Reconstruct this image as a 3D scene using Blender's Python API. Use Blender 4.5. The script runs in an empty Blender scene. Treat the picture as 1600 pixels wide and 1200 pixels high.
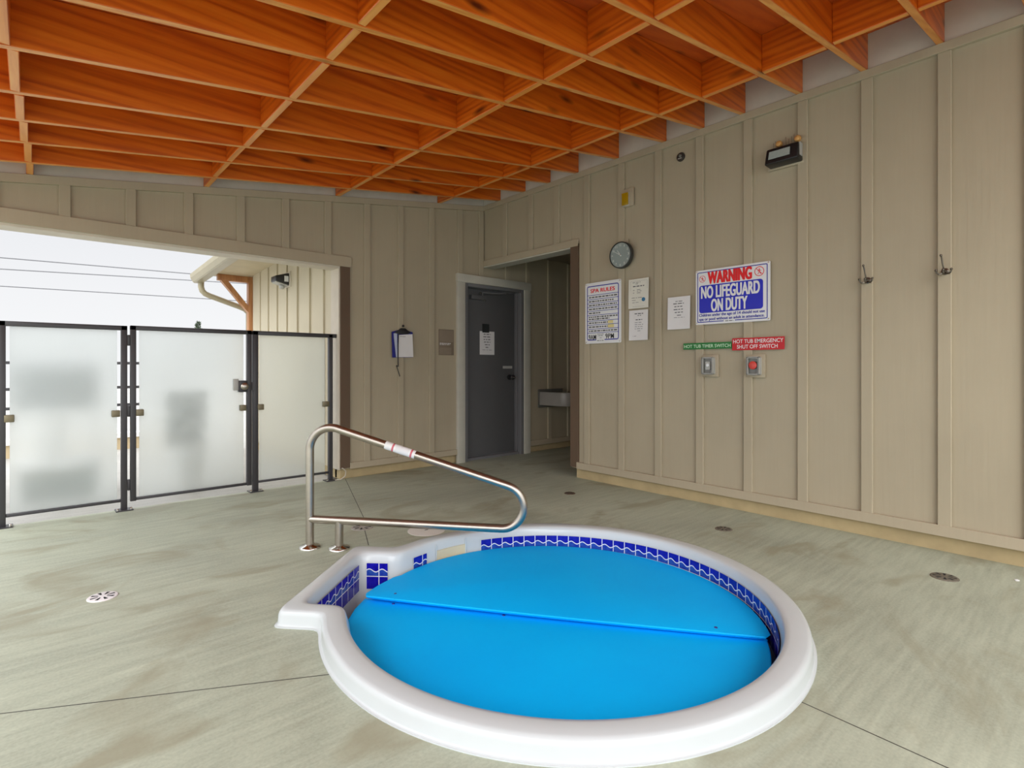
import bpy, bmesh, math, random
from mathutils import Vector, Matrix
random.seed(7)
S = bpy.context.scene
COL = S.collection

# ------------------------------------------------------------------ camera
cd = bpy.data.cameras.new('camera'); cam = bpy.data.objects.new('camera', cd); COL.objects.link(cam)
cam.location = (0, 0, 1.1); cam.rotation_euler = (math.radians(90), 0, -0.7283457)
cd.sensor_width = 36; cd.lens = 36 * 843.61 / 1600; cd.shift_y = -25.94 / 1600
cd.clip_start = 0.02; cd.clip_end = 300
S.camera = cam

# ------------------------------------------------------------------ sky
w = bpy.data.worlds.new('overcast_sky'); S.world = w; w.use_nodes = True
nt = w.node_tree; nt.nodes.clear()
def nn(t, typ, **kw):
    n = t.nodes.new(typ)
    for k, v in kw.items(): setattr(n, k, v)
    return n
def wm(op, a, b=None, clamp=False):
    n = nn(nt, 'ShaderNodeMath', operation=op, use_clamp=clamp)
    for i, v in enumerate((a, b)):
        if v is None: continue
        if isinstance(v, (int, float)): n.inputs[i].default_value = v
        else: nt.links.new(v, n.inputs[i])
    return n.outputs[0]
tc = nn(nt, 'ShaderNodeTexCoord'); sep = nn(nt, 'ShaderNodeSeparateXYZ')
nt.links.new(tc.outputs['Generated'], sep.inputs[0])
ramp = nn(nt, 'ShaderNodeValToRGB')
ramp.color_ramp.elements[0].position = 0.0; ramp.color_ramp.elements[0].color = (0.92, 0.93, 0.94, 1)
ramp.color_ramp.elements[1].position = 1.0; ramp.color_ramp.elements[1].color = (2.1, 2.13, 2.2, 1)
for p_, c_ in ((0.10, (0.88, 0.89, 0.91, 1)), (0.25, (0.80, 0.815, 0.85, 1)), (0.36, (1.1, 1.12, 1.16, 1)), (0.6, (1.75, 1.78, 1.84, 1))):
    e = ramp.color_ramp.elements.new(p_); e.color = c_
nt.links.new(sep.outputs[2], ramp.inputs[0])
noi = nn(nt, 'ShaderNodeTexNoise'); noi.inputs['Scale'].default_value = 2.2; noi.inputs['Detail'].default_value = 3
nt.links.new(tc.outputs['Generated'], noi.inputs['Vector'])
# the brighter half of the overcast sky, behind and left of the viewer, where the sun sits in the cloud
dot = nn(nt, 'ShaderNodeVectorMath', operation='DOT_PRODUCT')
L = Vector((-0.62, -0.70, 0.42)).normalized(); dot.inputs[1].default_value = L
nt.links.new(tc.outputs['Generated'], dot.inputs[0])
lobe = wm('POWER', wm('MAXIMUM', wm('ADD', wm('MULTIPLY', dot.outputs['Value'], 0.75), 0.25), 0.0), 1.5)
SKY_LOBE = 1.35
gain = wm('ADD', wm('MULTIPLY', lobe, SKY_LOBE), wm('ADD', 0.93, wm('MULTIPLY', noi.outputs[0], 0.1)))
bg = nn(nt, 'ShaderNodeBackground'); out = nn(nt, 'ShaderNodeOutputWorld')
nt.links.new(ramp.outputs[0], bg.inputs['Color']); nt.links.new(gain, bg.inputs['Strength'])
nt.links.new(bg.outputs[0], out.inputs['Surface'])

sun = bpy.data.lights.new('veiled_sun', 'SUN'); sun.energy = 0.7; sun.angle = math.radians(28); sun.color = (1, .985, .95)
so = bpy.data.objects.new('veiled_sun', sun); COL.objects.link(so); so.location = (-6, -8, 6)
SD = Vector((-.60, -.72, .40)); so.rotation_euler = SD.to_track_quat('Z', 'Y').to_euler()

S.view_settings.view_transform = 'Standard'; S.view_settings.look = 'None'
S.view_settings.exposure = 0.08; S.view_settings.gamma = 1.0
S.view_settings.use_curve_mapping = False

# ------------------------------------------------------------------ materials
def lin(c): 
    c = c / 255.0
    return c / 12.92 if c <= 0.04045 else ((c + 0.055) / 1.055) ** 2.4
def rgb(r, g, b): return (lin(r), lin(g), lin(b), 1)
class Mat:
    def __init__(s, name):
        s.m = bpy.data.materials.new(name); s.m.use_nodes = True
        s.t = s.m.node_tree; s.t.nodes.clear()
        s.out = nn(s.t, 'ShaderNodeOutputMaterial'); s.b = nn(s.t, 'ShaderNodeBsdfPrincipled')
        s.t.links.new(s.b.outputs[0], s.out.inputs[0])
    def link(s, a, b): s.t.links.new(a, b)
    def coord(s, scale=(1, 1, 1), rand=0.0, kind='Object'):
        tcn = nn(s.t, 'ShaderNodeTexCoord'); mp = nn(s.t, 'ShaderNodeMapping')
        mp.inputs['Scale'].default_value = scale
        v = tcn.outputs[kind]
        if rand:
            oi = nn(s.t, 'ShaderNodeObjectInfo'); ad = nn(s.t, 'ShaderNodeVectorMath', operation='ADD')
            mu = nn(s.t, 'ShaderNodeVectorMath', operation='SCALE'); mu.inputs[0].default_value = (1, .7, .4)
            mt = nn(s.t, 'ShaderNodeMath', operation='MULTIPLY'); mt.inputs[1].default_value = rand
            s.link(oi.outputs['Random'], mt.inputs[0]); s.link(mt.outputs[0], mu.inputs['Scale'])
            s.link(v, ad.inputs[0]); s.link(mu.outputs[0], ad.inputs[1]); v = ad.outputs[0]
        s.link(v, mp.inputs[0]); return mp.outputs[0]
    def noise(s, vec, scale=5, detail=4, rough=.55, dist=0):
        n = nn(s.t, 'ShaderNodeTexNoise'); n.inputs['Scale'].default_value = scale; n.inputs['Detail'].default_value = detail
        n.inputs['Roughness'].default_value = rough; n.inputs['Distortion'].default_value = dist
        s.link(vec, n.inputs['Vector']); return n.outputs[0]
    def ramp(s, fac, stops):
        r = nn(s.t, 'ShaderNodeValToRGB'); el = r.color_ramp.elements
        el[0].position, el[0].color = stops[0]; el[1].position, el[1].color = stops[-1]
        for p, c in stops[1:-1]:
            x = el.new(p); x.color = c
        s.link(fac, r.inputs[0]); return r.outputs[0]
    def mix(s, fac, a, b, blend='MIX'):
        n = nn(s.t, 'ShaderNodeMix', data_type='RGBA', blend_type=blend)
        for i, v in ((0, fac), (6, a), (7, b)):
            if isinstance(v, (int, float)): n.inputs[i].default_value = v
            elif isinstance(v, tuple): n.inputs[i].default_value = v
            else: s.link(v, n.inputs[i])
        return n.outputs[2]
    def math(s, op, a, b=None, c=None, clamp=False):
        n = nn(s.t, 'ShaderNodeMath', operation=op, use_clamp=clamp)
        for i, v in enumerate((a, b, c)):
            if v is None: continue
            if isinstance(v, (int, float)): n.inputs[i].default_value = v
            else: s.link(v, n.inputs[i])
        return n.outputs[0]
    def bump(s, h, strength=.2, dist=.01):
        n = nn(s.t, 'ShaderNodeBump'); n.inputs['Strength'].default_value = strength; n.inputs['Distance'].default_value = dist
        s.link(h, n.inputs['Height']); s.link(n.outputs[0], s.b.inputs['Normal'])
    def col(s, c):
        if isinstance(c, tuple): s.b.inputs['Base Color'].default_value = c
        else: s.link(c, s.b.inputs['Base Color'])
    def set(s, rough=None, metal=None, spec=None, **k):
        if rough is not None:
            if isinstance(rough, (int, float)): s.b.inputs['Roughness'].default_value = rough
            else: s.link(rough, s.b.inputs['Roughness'])
        if metal is not None: s.b.inputs['Metallic'].default_value = metal
        if spec is not None: s.b.inputs['Specular IOR Level'].default_value = spec
        for kk, v in k.items(): s.b.inputs[kk.replace('_', ' ')].default_value = v

def simple(name, c, rough=.5, metal=0, spec=.5, var=.06, scale=6, bump=0, stretch=(1, 1, 1)):
    m = Mat(name); n = m.noise(m.coord(stretch), scale)
    d = tuple(max(0, x * (1 - var)) for x in c[:3]) + (1,); l = tuple(min(1, x * (1 + var)) for x in c[:3]) + (1,)
    m.col(m.ramp(n, [(.3, d), (.7, l)])); m.set(rough, metal, spec)
    if bump: m.bump(n, bump)
    return m.m

def siding(name, c):
    m = Mat(name); v = m.coord((22, 22, .9))
    g = m.noise(v, 2.2, 5, .6, .6); big = m.noise(m.coord((1, 1, 1)), 1.3, 3)
    f = m.math('ADD', m.math('MULTIPLY', g, .25), m.math('MULTIPLY', big, .75))
    d = tuple(x * .93 for x in c[:3]) + (1,); l = tuple(min(1, x * 1.06) for x in c[:3]) + (1,)
    m.col(m.ramp(f, [(.3, d), (.7, l)])); m.set(.62, 0, .3); m.bump(g, .28, .004); return m.m

def timber(name, stretch, base, dark, light, sheen=.42):
    m = Mat(name); v = m.coord(stretch, rand=37.0)
    g = m.noise(v, 3.0, 6, .62, .9)
    wv = nn(m.t, 'ShaderNodeTexWave', wave_type='RINGS'); wv.inputs['Scale'].default_value = 1.1; wv.inputs['Distortion'].default_value = 9
    wv.inputs['Detail'].default_value = 3; m.link(v, wv.inputs['Vector'])
    f = m.math('ADD', m.math('MULTIPLY', g, .8), m.math('MULTIPLY', wv.outputs['Fac'], .2))
    c = m.ramp(f, [(.25, dark), (.5, base), (.8, light)])
    vo = nn(m.t, 'ShaderNodeTexVoronoi', feature='F1'); vo.inputs['Scale'].default_value = 1.0
    m.link(m.coord(tuple(1.7 if x < 1.5 else 5.5 for x in stretch), rand=19.0), vo.inputs['Vector'])
    k = m.math('SUBTRACT', 1.25, m.math('MULTIPLY', vo.outputs['Distance'], 8.0), clamp=True)
    m.col(m.mix(k, c, tuple(x * .22 for x in dark[:3]) + (1,))); m.set(sheen, 0, .5, Coat_Weight=.35, Coat_Roughness=.3); m.bump(g, .12, .004); return m.m

SIDE = (.415, .36, .255, 1)
M = {}
M['siding'] = siding('beige_siding', SIDE)
M['siding_trim'] = siding('beige_trim', (.425, .365, .26, 1))
M['siding_out'] = siding('cream_siding', (.58, .52, .38, 1))
M['brown_trim'] = siding('brown_trim', (.125, .082, .052, 1))
M['upper'] = simple('painted_grey', (.62, .60, .53, 1), .7)
M['foot'] = simple('tan_footing', (.46, .36, .195, 1), .8, var=.1, bump=.1)
OB, OD, OL = (.66, .135, .004, 1), (.40, .055, .002, 1), (.80, .215, .012, 1)
M['timber_x'] = timber('orange_timber', (.32, 7, 7), OB, OD, OL)
M['timber_y'] = timber('orange_timber_block', (7, .5, 7), OB, OD, OL)
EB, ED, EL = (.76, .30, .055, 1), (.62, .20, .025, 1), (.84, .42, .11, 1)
M['edge_x'] = timber('pale_underside', (.5, 9, 9), EB, ED, EL)
M['edge_y'] = timber('pale_underside_block', (9, .7, 9), EB, ED, EL)
M['deck'] = timber('orange_decking', (.5, 5, 5), (.62, .12, .008, 1), (.5, .08, .006, 1), (.70, .15, .012, 1), .6)
M['cedar'] = timber('cedar_post', (6, 6, .6), (.47, .21, .075, 1), (.34, .13, .045, 1), (.57, .28, .11, 1), .6)
M['acrylic'] = simple('white_acrylic', (.56, .595, .60, 1), .18, spec=.5, var=.015)
M['black_metal'] = simple('black_powder_coat', (.042, .040, .044, 1), .38, spec=.5)
M['black'] = simple('black_plastic', (.012, .012, .013, 1), .4)
M['dark_gap'] = simple('dark_recess', (.02, .02, .02, 1), .9)
M['steel'] = simple('brushed_steel', (.46, .42, .365, 1), .32, 1, var=.05, scale=30)
M['chrome'] = simple('chrome', (.72, .70, .66, 1), .16, 1, var=.02)
M['bronze'] = simple('worn_bronze_clip', (.21, .18, .115, 1), .45, .6)
M['white'] = simple('white_enamel', (.76, .77, .77, 1), .4, var=.02)
M['paper'] = simple('white_paper', (.74, .73, .72, 1), .8, var=.02)
M['paper_old'] = simple('cream_paper', (.72, .71, .62, 1), .8, var=.02)
M['ink'] = simple('grey_ink', (.13, .13, .14, 1), .7)
M['ink_black'] = simple('black_ink', (.018, .02, .02, 1), .6)
M['ink_blue'] = simple('blue_ink', (.012, .016, .33, 1), .45)
M['blue_panel'] = simple('blue_sign_panel', (.005, .012, .47, 1), .4)
M['ink_red'] = simple('red_ink', (.74, .008, .012, 1), .45)
M['red_sign'] = simple('red_sign', (.53, .005, .012, 1), .45)
M['green_sign'] = simple('green_sign', (.006, .17, .025, 1), .45)
M['yellow'] = simple('yellowed_label', (.75, .66, .28, 1), .6)
M['door_grey'] = simple('door_paint', (.105, .106, .107, 1), .45, var=.03)
M['frame_grey'] = simple('frame_paint', (.155, .155, .158, 1), .45, var=.03)
M['casing'] = simple('door_casing', (.50, .485, .41, 1), .55)
M['casing_out'] = simple('pale_trim', (.60, .54, .44, 1), .55)
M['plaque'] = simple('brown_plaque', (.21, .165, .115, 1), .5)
M['plaque_light'] = simple('plaque_relief', (.25, .20, .145, 1), .5)
M['amber'] = simple('amber_lens', (.40, .24, .006, 1), .2)
M['beige_plastic'] = simple('beige_plastic', (.47, .43, .35, 1), .5)
M['brass'] = simple('brass_cap', (.62, .34, .11, 1), .45, .2)
M['led'] = simple('lamp_lens', (.36, .42, .40, 1), .25, bump=.1, scale=60)
M['clock_face'] = simple('grey_green_clock_face', (.27, .32, .30, 1), .5, var=.04)
M['clock_mark'] = simple('pale_clock_marks', (.62, .66, .62, 1), .5)
M['smoke'] = simple('smoky_cover', (.15, .15, .13, 1), .15)
M['grey_plastic'] = simple('grey_plastic', (.42, .42, .39, 1), .4)
M['red_button'] = simple('red_button', (.62, .06, .045, 1), .35)
M['cover'] = None
M['clip_blue'] = simple('blue_clipboard', (.012, .014, .20, 1), .35)
M['drain_white'] = simple('white_drain', (.74, .70, .70, 1), .5)
M['drain_grey'] = simple('grey_drain', (.37, .35, .31, 1), .5, var=.2, scale=40)
M['drain_rust'] = simple('rusty_drain', (.10, .062, .04, 1), .7, var=.3, scale=40)
M['drain_dark'] = simple('dark_drain', (.16, .14, .105, 1), .6, var=.3, scale=40)
M['lid'] = simple('cream_lid', (.74, .72, .66, 1), .5)
M['skim'] = simple('tan_skimmer', (.66, .56, .37, 1), .5)
M['gutter'] = simple('gutter_paint', (.36, .32, .215, 1), .4)
M['soffit'] = simple('cream_soffit', (.55, .47, .31, 1), .6)
M['roofing'] = simple('grey_roofing', (.16, .15, .14, 1), .8)
M['cable'] = simple('grey_cable', (.13, .13, .14, 1), .6)
M['leaf'] = simple('dark_leaf', (.045, .065, .035, 1), .7, var=.4, scale=20)
M['bark'] = simple('dark_bark', (.06, .05, .04, 1), .8)
M['cushion'] = simple('charcoal_cushion', (.14, .16, .16, 1), .8)
M['plinth'] = simple('tan_wall', (.52, .41, .25, 1), .8)
M['cap_white'] = simple('white_coping', (.75, .74, .72, 1), .6)
M['basin'] = simple('grey_basin', (.29, .275, .245, 1), .35)
M['sticker'] = simple('white_sticker', (.78, .78, .76, 1), .5)
M['pink'] = simple('faded_red_print', (.60, .14, .17, 1), .5)

m = Mat('blue_foam_cover')
n1 = m.noise(m.coord((1, 1, 1)), 2.2, 3); n2 = m.noise(m.coord((1, 1, 1)), 60, 3)
m.col(m.ramp(m.math('ADD', m.math('MULTIPLY', n1, .85), m.math('MULTIPLY', n2, .15)), [(.3, (.0, .42, .95, 1)), (.7, (.0, .47, .99, 1))]))
m.set(.6, 0, .12); m.bump(n2, .05, .003); M['cover'] = m.m

# frosted glass: the blur comes from a rough refracting sheet with some milky scatter
m = Mat('frosted_glass')
m.b.inputs['Transmission Weight'].default_value = 1; m.b.inputs['IOR'].default_value = 1.28
m.col((.95, .975, .965, 1)); fn = m.noise(m.coord((1, 1, 1)), 140, 2); m.bump(fn, .12, .002)
m.set(m.math('ADD', m.math('MULTIPLY', fn, .08), .36))
tl = nn(m.t, 'ShaderNodeBsdfTranslucent'); tl.inputs[0].default_value = (.82, .86, .845, 1)
mx = nn(m.t, 'ShaderNodeMixShader'); mx.inputs[0].default_value = .30
m.link(m.b.outputs[0], mx.inputs[1]); m.link(tl.outputs[0], mx.inputs[2]); m.link(mx.outputs[0], m.out.inputs[0])
M['frosted'] = m.m

# glazed tiles with a white wave line, laid out with UVs counted in tiles
m = Mat('blue_wave_tiles')
uv = nn(m.t, 'ShaderNodeUVMap'); sp = nn(m.t, 'ShaderNodeSeparateXYZ'); m.link(uv.outputs[0], sp.inputs[0])
U, V = sp.outputs[0], sp.outputs[1]
fu = m.math('FRACT', U); fv = m.math('FRACT', V)
wave = m.math('ADD', .55, m.math('MULTIPLY', m.math('SINE', m.math('MULTIPLY', U, 2 * math.pi)), -.11))
row0 = m.math('LESS_THAN', V, 1.0)
dw = m.math('ABSOLUTE', m.math('SUBTRACT', V, wave))
wl = m.math('LESS_THAN', dw, .04)
gu = m.math('GREATER_THAN', m.math('ABSOLUTE', m.math('SUBTRACT', fu, .5)), .468)
gv = m.math('MULTIPLY', m.math('GREATER_THAN', m.math('ABSOLUTE', m.math('SUBTRACT', fv, .5)), .468), m.math('GREATER_THAN', V, .5))
line = m.math('MAXIMUM', wl, m.math('MAXIMUM', gu, gv))
below = m.math('MULTIPLY', m.math('GREATER_THAN', V, wave), row0)
tn = m.noise(m.coord((1, 1, 1)), 30, 3)
deep = m.ramp(tn, [(.3, (.005, .003, .27, 1)), (.7, (.012, .010, .42, 1))])
pale = m.ramp(tn, [(.3, (.01, .03, .36, 1)), (.7, (.03, .10, .42, 1))])
m.col(m.mix(line, m.mix(below, deep, pale), (.74, .76, .80, 1))); m.set(.18, 0, .5); M['tiles'] = m.m

# broom-finished concrete, with the saw-cut joints and old water marks
def concrete(name, base, joints=(), streak=1.0, stains=True):
    m = Mat(name); v = m.coord((1, 1, 1))
    mp = nn(m.t, 'ShaderNodeMapping'); mp.inputs['Rotation'].default_value = (0, 0, math.radians(38)); mp.inputs['Scale'].default_value = (1.2, 14, 1)
    tcn = nn(m.t, 'ShaderNodeTexCoord'); m.link(tcn.outputs['Object'], mp.inputs[0])
    st = m.noise(mp.outputs[0], 2.2, 6, .65); big = m.noise(v, .9, 5, .6, .8); fine = m.noise(v, 90, 3)
    f = m.math('ADD', m.math('MULTIPLY', st, .40 * streak), m.math('ADD', m.math('MULTIPLY', big, .5), m.math('MULTIPLY', fine, .26)))
    d = tuple(x * .72 for x in base[:3]) + (1,); l = tuple(min(1, x * 1.26) for x in base[:3]) + (1,)
    c = m.ramp(f, [(.42, d), (.58, base), (.76, l)])
    if stains:
        s2 = m.noise(m.coord((.8, 1.3, 1)), 1.7, 4, .55, 1.2)
        sm = m.ramp(s2, [(.52, (0, 0, 0, 1)), (.66, (.75, .75, .75, 1))])
        c = m.mix(sm, c, (base[0] * .72, base[1] * .64, base[2] * .56, 1))
    h = st
    if joints:
        spx = nn(m.t, 'ShaderNodeSeparateXYZ'); m.link(tcn.outputs['Object'], spx.inputs[0])
        tot = None
        for (x0, y0), (x1, y1) in joints:
            ln = math.hypot(x1 - x0, y1 - y0); tx, ty = (x1 - x0) / ln, (y1 - y0) / ln
            rx = m.math('SUBTRACT', spx.outputs[0], x0); ry = m.math('SUBTRACT', spx.outputs[1], y0)
            al = m.math('ADD', m.math('MULTIPLY', rx, tx), m.math('MULTIPLY', ry, ty))
            ac = m.math('ABSOLUTE', m.math('SUBTRACT', m.math('MULTIPLY', rx, ty), m.math('MULTIPLY', ry, tx)))
            k = m.math('MULTIPLY', m.math('LESS_THAN', ac, .0025), m.math('MULTIPLY', m.math('GREATER_THAN', al, 0), m.math('LESS_THAN', al, ln)))
            tot = k if tot is None else m.math('MAXIMUM', tot, k)
        c = m.mix(tot, c, (.055, .055, .045, 1)); h = m.math('SUBTRACT', st, m.math('MULTIPLY', tot, 3.0))
    m.col(c); m.set(m.ramp(big, [(.3, (.48, .48, .48, 1)), (.7, (.66, .66, .66, 1))]), 0, .4); m.bump(h, .22, .005); return m.m
J = [((2.315, 5.06), (1.745, 3.46)), ((1.70, 3.42), (1.56, 3.08)), ((.84, 1.857), (-2.2, 3.54)), ((1.895, .80), (1.80, -2.4))]
M['concrete'] = concrete('grey_green_concrete', (.405, .435, .335, 1), J)
M['patio'] = concrete('pale_patio_concrete', (.40, .39, .36, 1), stains=False)

# ------------------------------------------------------------------ builders
class MB:
    def __init__(s): s.bm = bmesh.new()
    def hexa(s, p):
        v = [s.bm.verts.new(q) for q in p]
        for f in ((0, 3, 2, 1), (4, 5, 6, 7), (0, 1, 5, 4), (1, 2, 6, 5), (2, 3, 7, 6), (3, 0, 4, 7)): s.bm.faces.new([v[i] for i in f])
        return s
    def box(s, x0, x1, y0, y1, z0, z1):
        x0, x1 = sorted((x0, x1)); y0, y1 = sorted((y0, y1)); z0, z1 = sorted((z0, z1))
        return s.hexa([(x0, y0, z0), (x1, y0, z0), (x1, y1, z0), (x0, y1, z0), (x0, y0, z1), (x1, y0, z1), (x1, y1, z1), (x0, y1, z1)])
    def prism(s, poly, axis, a, b):
        def pt(u, v, t): return {0: (t, u, v), 1: (u, t, v), 2: (u, v, t)}[axis]
        A = [s.bm.verts.new(pt(u, v, a)) for u, v in poly]; B = [s.bm.verts.new(pt(u, v, b)) for u, v in poly]
        s.bm.faces.new(A); s.bm.faces.new(B[::-1]); n = len(A)
        for i in range(n): s.bm.faces.new((A[i], B[i], B[(i + 1) % n], A[(i + 1) % n]))
        return s
    def tube(s, pts, r, seg=14, cap=True, radii=None):
        pts = [Vector(p) for p in pts]; rings = []; nrm = None
        for i, p in enumerate(pts):
            a = pts[max(0, i - 1)]; b = pts[min(len(pts) - 1, i + 1)]; t = (b - a).normalized()
            if nrm is None: nrm = t.orthogonal().normalized()
            nrm = (nrm - t * nrm.dot(t)).normalized(); bn = t.cross(nrm); rr = radii[i] if radii else r
            rings.append([s.bm.verts.new(p + (nrm * math.cos(2 * math.pi * k / seg) + bn * math.sin(2 * math.pi * k / seg)) * rr) for k in range(seg)])
        for A, B in zip(rings, rings[1:]):
            for k in range(seg): s.bm.faces.new((A[k], A[(k + 1) % seg], B[(k + 1) % seg], B[k]))
        if cap: s.bm.faces.new(rings[0][::-1]); s.bm.faces.new(rings[-1])
        return s
    def lathe(s, prof, seg=32, axis='z', c=(0, 0, 0), cap=True):
        c = Vector(c); rings = []
        for r, h in prof:
            ring = []
            for k in range(seg):
                a = 2 * math.pi * k / seg; u, v = r * math.cos(a), r * math.sin(a)
                q = {'z': (u, v, h), 'x': (h, u, v), 'y': (v, h, u)}[axis]
                ring.append(s.bm.verts.new(c + Vector(q)))
            rings.append(ring)
        for A, B in zip(rings, rings[1:]):
            for k in range(seg): s.bm.faces.new((A[k], A[(k + 1) % seg], B[(k + 1) % seg], B[k]))
        if cap: s.bm.faces.new(rings[0][::-1]); s.bm.faces.new(rings[-1])
        return s
    def rrect(s, x0, x1, y0, y1, r, z0, z1, n=6):
        p = []
        for cx, cy, a0 in ((x1 - r, y1 - r, 0), (x0 + r, y1 - r, 90), (x0 + r, y0 + r, 180), (x1 - r, y0 + r, 270)):
            for k in range(n + 1):
                a = math.radians(a0 + 90 * k / n); p.append((cx + r * math.cos(a), cy + r * math.sin(a)))
        return s.prism(p, 2, z0, z1)
    def rring(s, x0, x1, y0, y1, r, t, z, n=6, gap=None):
        o, i = [], []
        for cx, cy, a0 in ((x1 - r, y1 - r, 0), (x0 + r, y1 - r, 90), (x0 + r, y0 + r, 180), (x1 - r, y0 + r, 270)):
            for k in range(n + 1):
                a = math.radians(a0 + 90 * k / n); o.append((cx + r * math.cos(a), cy + r * math.sin(a)))
                ri = max(r - t, .0005); i.append((cx + ri * math.cos(a), cy + ri * math.sin(a)))
        O = [s.bm.verts.new((x, y, z)) for x, y in o]; I = [s.bm.verts.new((x, y, z)) for x, y in i]; k = len(O)
        for q in range(k):
            if gap and O[q].co.y < y0 + r and O[(q + 1) % k].co.y < y0 + r and abs(O[q].co.x - O[(q + 1) % k].co.x) > r * 2:
                continue
            s.bm.faces.new((O[q], O[(q + 1) % k], I[(q + 1) % k], I[q]))
        if gap:
            for a, b in ((x0 + r, gap[0]), (gap[1], x1 - r)):
                s.quad(a, b, y0, y0 + t, z)
        return s
    def quad(s, x0, x1, y0, y1, z):
        s.bm.faces.new([s.bm.verts.new(p) for p in ((x0, y0, z), (x1, y0, z), (x1, y1, z), (x0, y1, z))]); return s
    def build(s, name, mat, parent=None, smooth=False, bevel=0, seg=2, ang=35):
        bmesh.ops.recalc_face_normals(s.bm, faces=s.bm.faces)
        if bevel: 
            ed = [e for e in s.bm.edges if len(e.link_faces) == 2 and e.calc_face_angle(0) > math.radians(30)]
            bmesh.ops.bevel(s.bm, geom=ed, offset=bevel, segments=seg, affect='EDGES', profile=.5)
        me = bpy.data.meshes.new(name); s.bm.to_mesh(me); s.bm.free()
        o = bpy.data.objects.new(name, me); COL.objects.link(o); me.materials.append(mat)
        if smooth or bevel:
            for p in me.polygons: p.use_smooth = True
            try: me.set_sharp_from_angle(angle=math.radians(ang))
            except Exception: pass
        if parent: o.parent = parent
        return o
def tag(o, label=None, cat=None, group=None, kind=None):
    for k, v in (('label', label), ('category', cat), ('group', group), ('kind', kind)):
        if v: o[k] = v
    return o
def thing(name, label, cat, loc=(0, 0, 0), rot=None, group=None):
    o = bpy.data.objects.new(name, None); COL.objects.link(o); o.empty_display_size = .05
    o.location = loc
    if rot is not None: o.rotation_euler = rot
    return tag(o, label, cat, group)
def struct(o): o['kind'] = 'structure'; return o
ROT_R = Matrix(((0, 0, -1), (-1, 0, 0), (0, 1, 0))).to_euler()     # right wall: local x -> -Y, y -> Z, z -> -X
ROT_B = Matrix(((1, 0, 0), (0, 0, -1), (0, 1, 0))).to_euler()      # back wall: local x -> X, y -> Z, z -> -Y
def text_mb(mb, s, x0, x1, y0, y1, z, bold=.0, sp=1.0, fat=0.0):
    """the words s, fitted to the box, added to mb"""
    cu = bpy.data.curves.new('t', 'FONT'); cu.body = s; cu.size = 1; cu.offset = bold; cu.space_character = sp
    cu.fill_mode = 'FRONT'
    o = bpy.data.objects.new('t', cu); COL.objects.link(o)
    dg = bpy.context.evaluated_depsgraph_get(); dg.update()
    me = bpy.data.meshes.new_from_object(o.evaluated_get(dg))
    xs = [v.co.x for v in me.vertices]; ys = [v.co.y for v in me.vertices]
    ax, bx, ay, by = min(xs), max(xs), min(ys), max(ys)
    for k in ((-1, 0, 1) if fat else (0,)):      # heavier strokes: the letters laid again a hair to each side
        vs = [mb.bm.verts.new((x0 + fat + (v.co.x - ax) / (bx - ax) * (x1 - x0 - 2 * fat) + k * fat, y0 + (v.co.y - ay) / (by - ay) * (y1 - y0), z + .00005 * (k + 1))) for v in me.vertices]
        for p in me.polygons:
            try: mb.bm.faces.new([vs[i] for i in p.vertices])
            except ValueError: pass
    bpy.data.objects.remove(o); bpy.data.curves.remove(cu); bpy.data.meshes.remove(me)
    return mb
def greek(mb, x0, x1, y, h, z, rnd, word=.018):
    """a row of print too small to read: short bars of uneven length"""
    x = x0
    while x < x1 - .003:
        l = min(rnd.uniform(.4, 1.3) * word, x1 - x); mb.quad(x, x + l, y - h / 2, y + h / 2, z); x += l + word * .25
    return mb
def seen(pts):
    """is any of these points near the picture?"""
    c, s_ = math.cos(-.7283457), math.sin(-.7283457)
    for X, Y, Z in pts:
        D = -X * s_ + Y * c
        if D < .15: continue
        x = 800 + 843.6 * (X * c + Y * s_) / D; y = 574 - 843.6 * (Z - 1.1) / D
        if -60 < x < 1660 and -60 < y < 1260: return True
    return False

XR, YB = 4.05, 5.05           # siding panel planes of the right and back walls
TR = .023                      # batten and trim thickness
def roof_z(x): return 2.44 + .144 * x     # underside of the rafters

# ------------------------------------------------------------------ hot tub outline
TC = Vector((1.853, 1.752)); TU = Vector((-.669, .743)).normalized(); TV = Vector((TU.y, -TU.x))
def outline(R, vmin, vmax, d, smooth=4):
    a0 = math.asin(vmax / R); a1 = 2 * math.pi - math.asin(-vmin / R)     # measured from TU towards TV
    p = []
    n = 150
    for k in range(n + 1):
        a = a0 + (a1 - a0) * k / n; p.append((R * math.cos(a), R * math.sin(a)))
    u0, u1 = p[-1][0], p[0][0]
    for k in range(1, 11): p.append((u0 + (d - u0) * k / 10, vmin))
    for k in range(1, 25): p.append((d, vmin + (vmax - vmin) * k / 24))
    for k in range(1, 10): p.append((d + (u1 - d) * k / 10, vmax))
    N = len(p)
    for _ in range(smooth):
        p = [((p[i - 1][0] + 2 * p[i][0] + p[(i + 1) % N][0]) / 4, (p[i - 1][1] + 2 * p[i][1] + p[(i + 1) % N][1]) / 4) for i in range(N)]
    return [TC + TU * u + TV * v for u, v in p]
OUT = outline(1.052, -.385, .475, 1.19, 2)
INN = outline(.945, -.285, .345, 1.105, 7)

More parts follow.
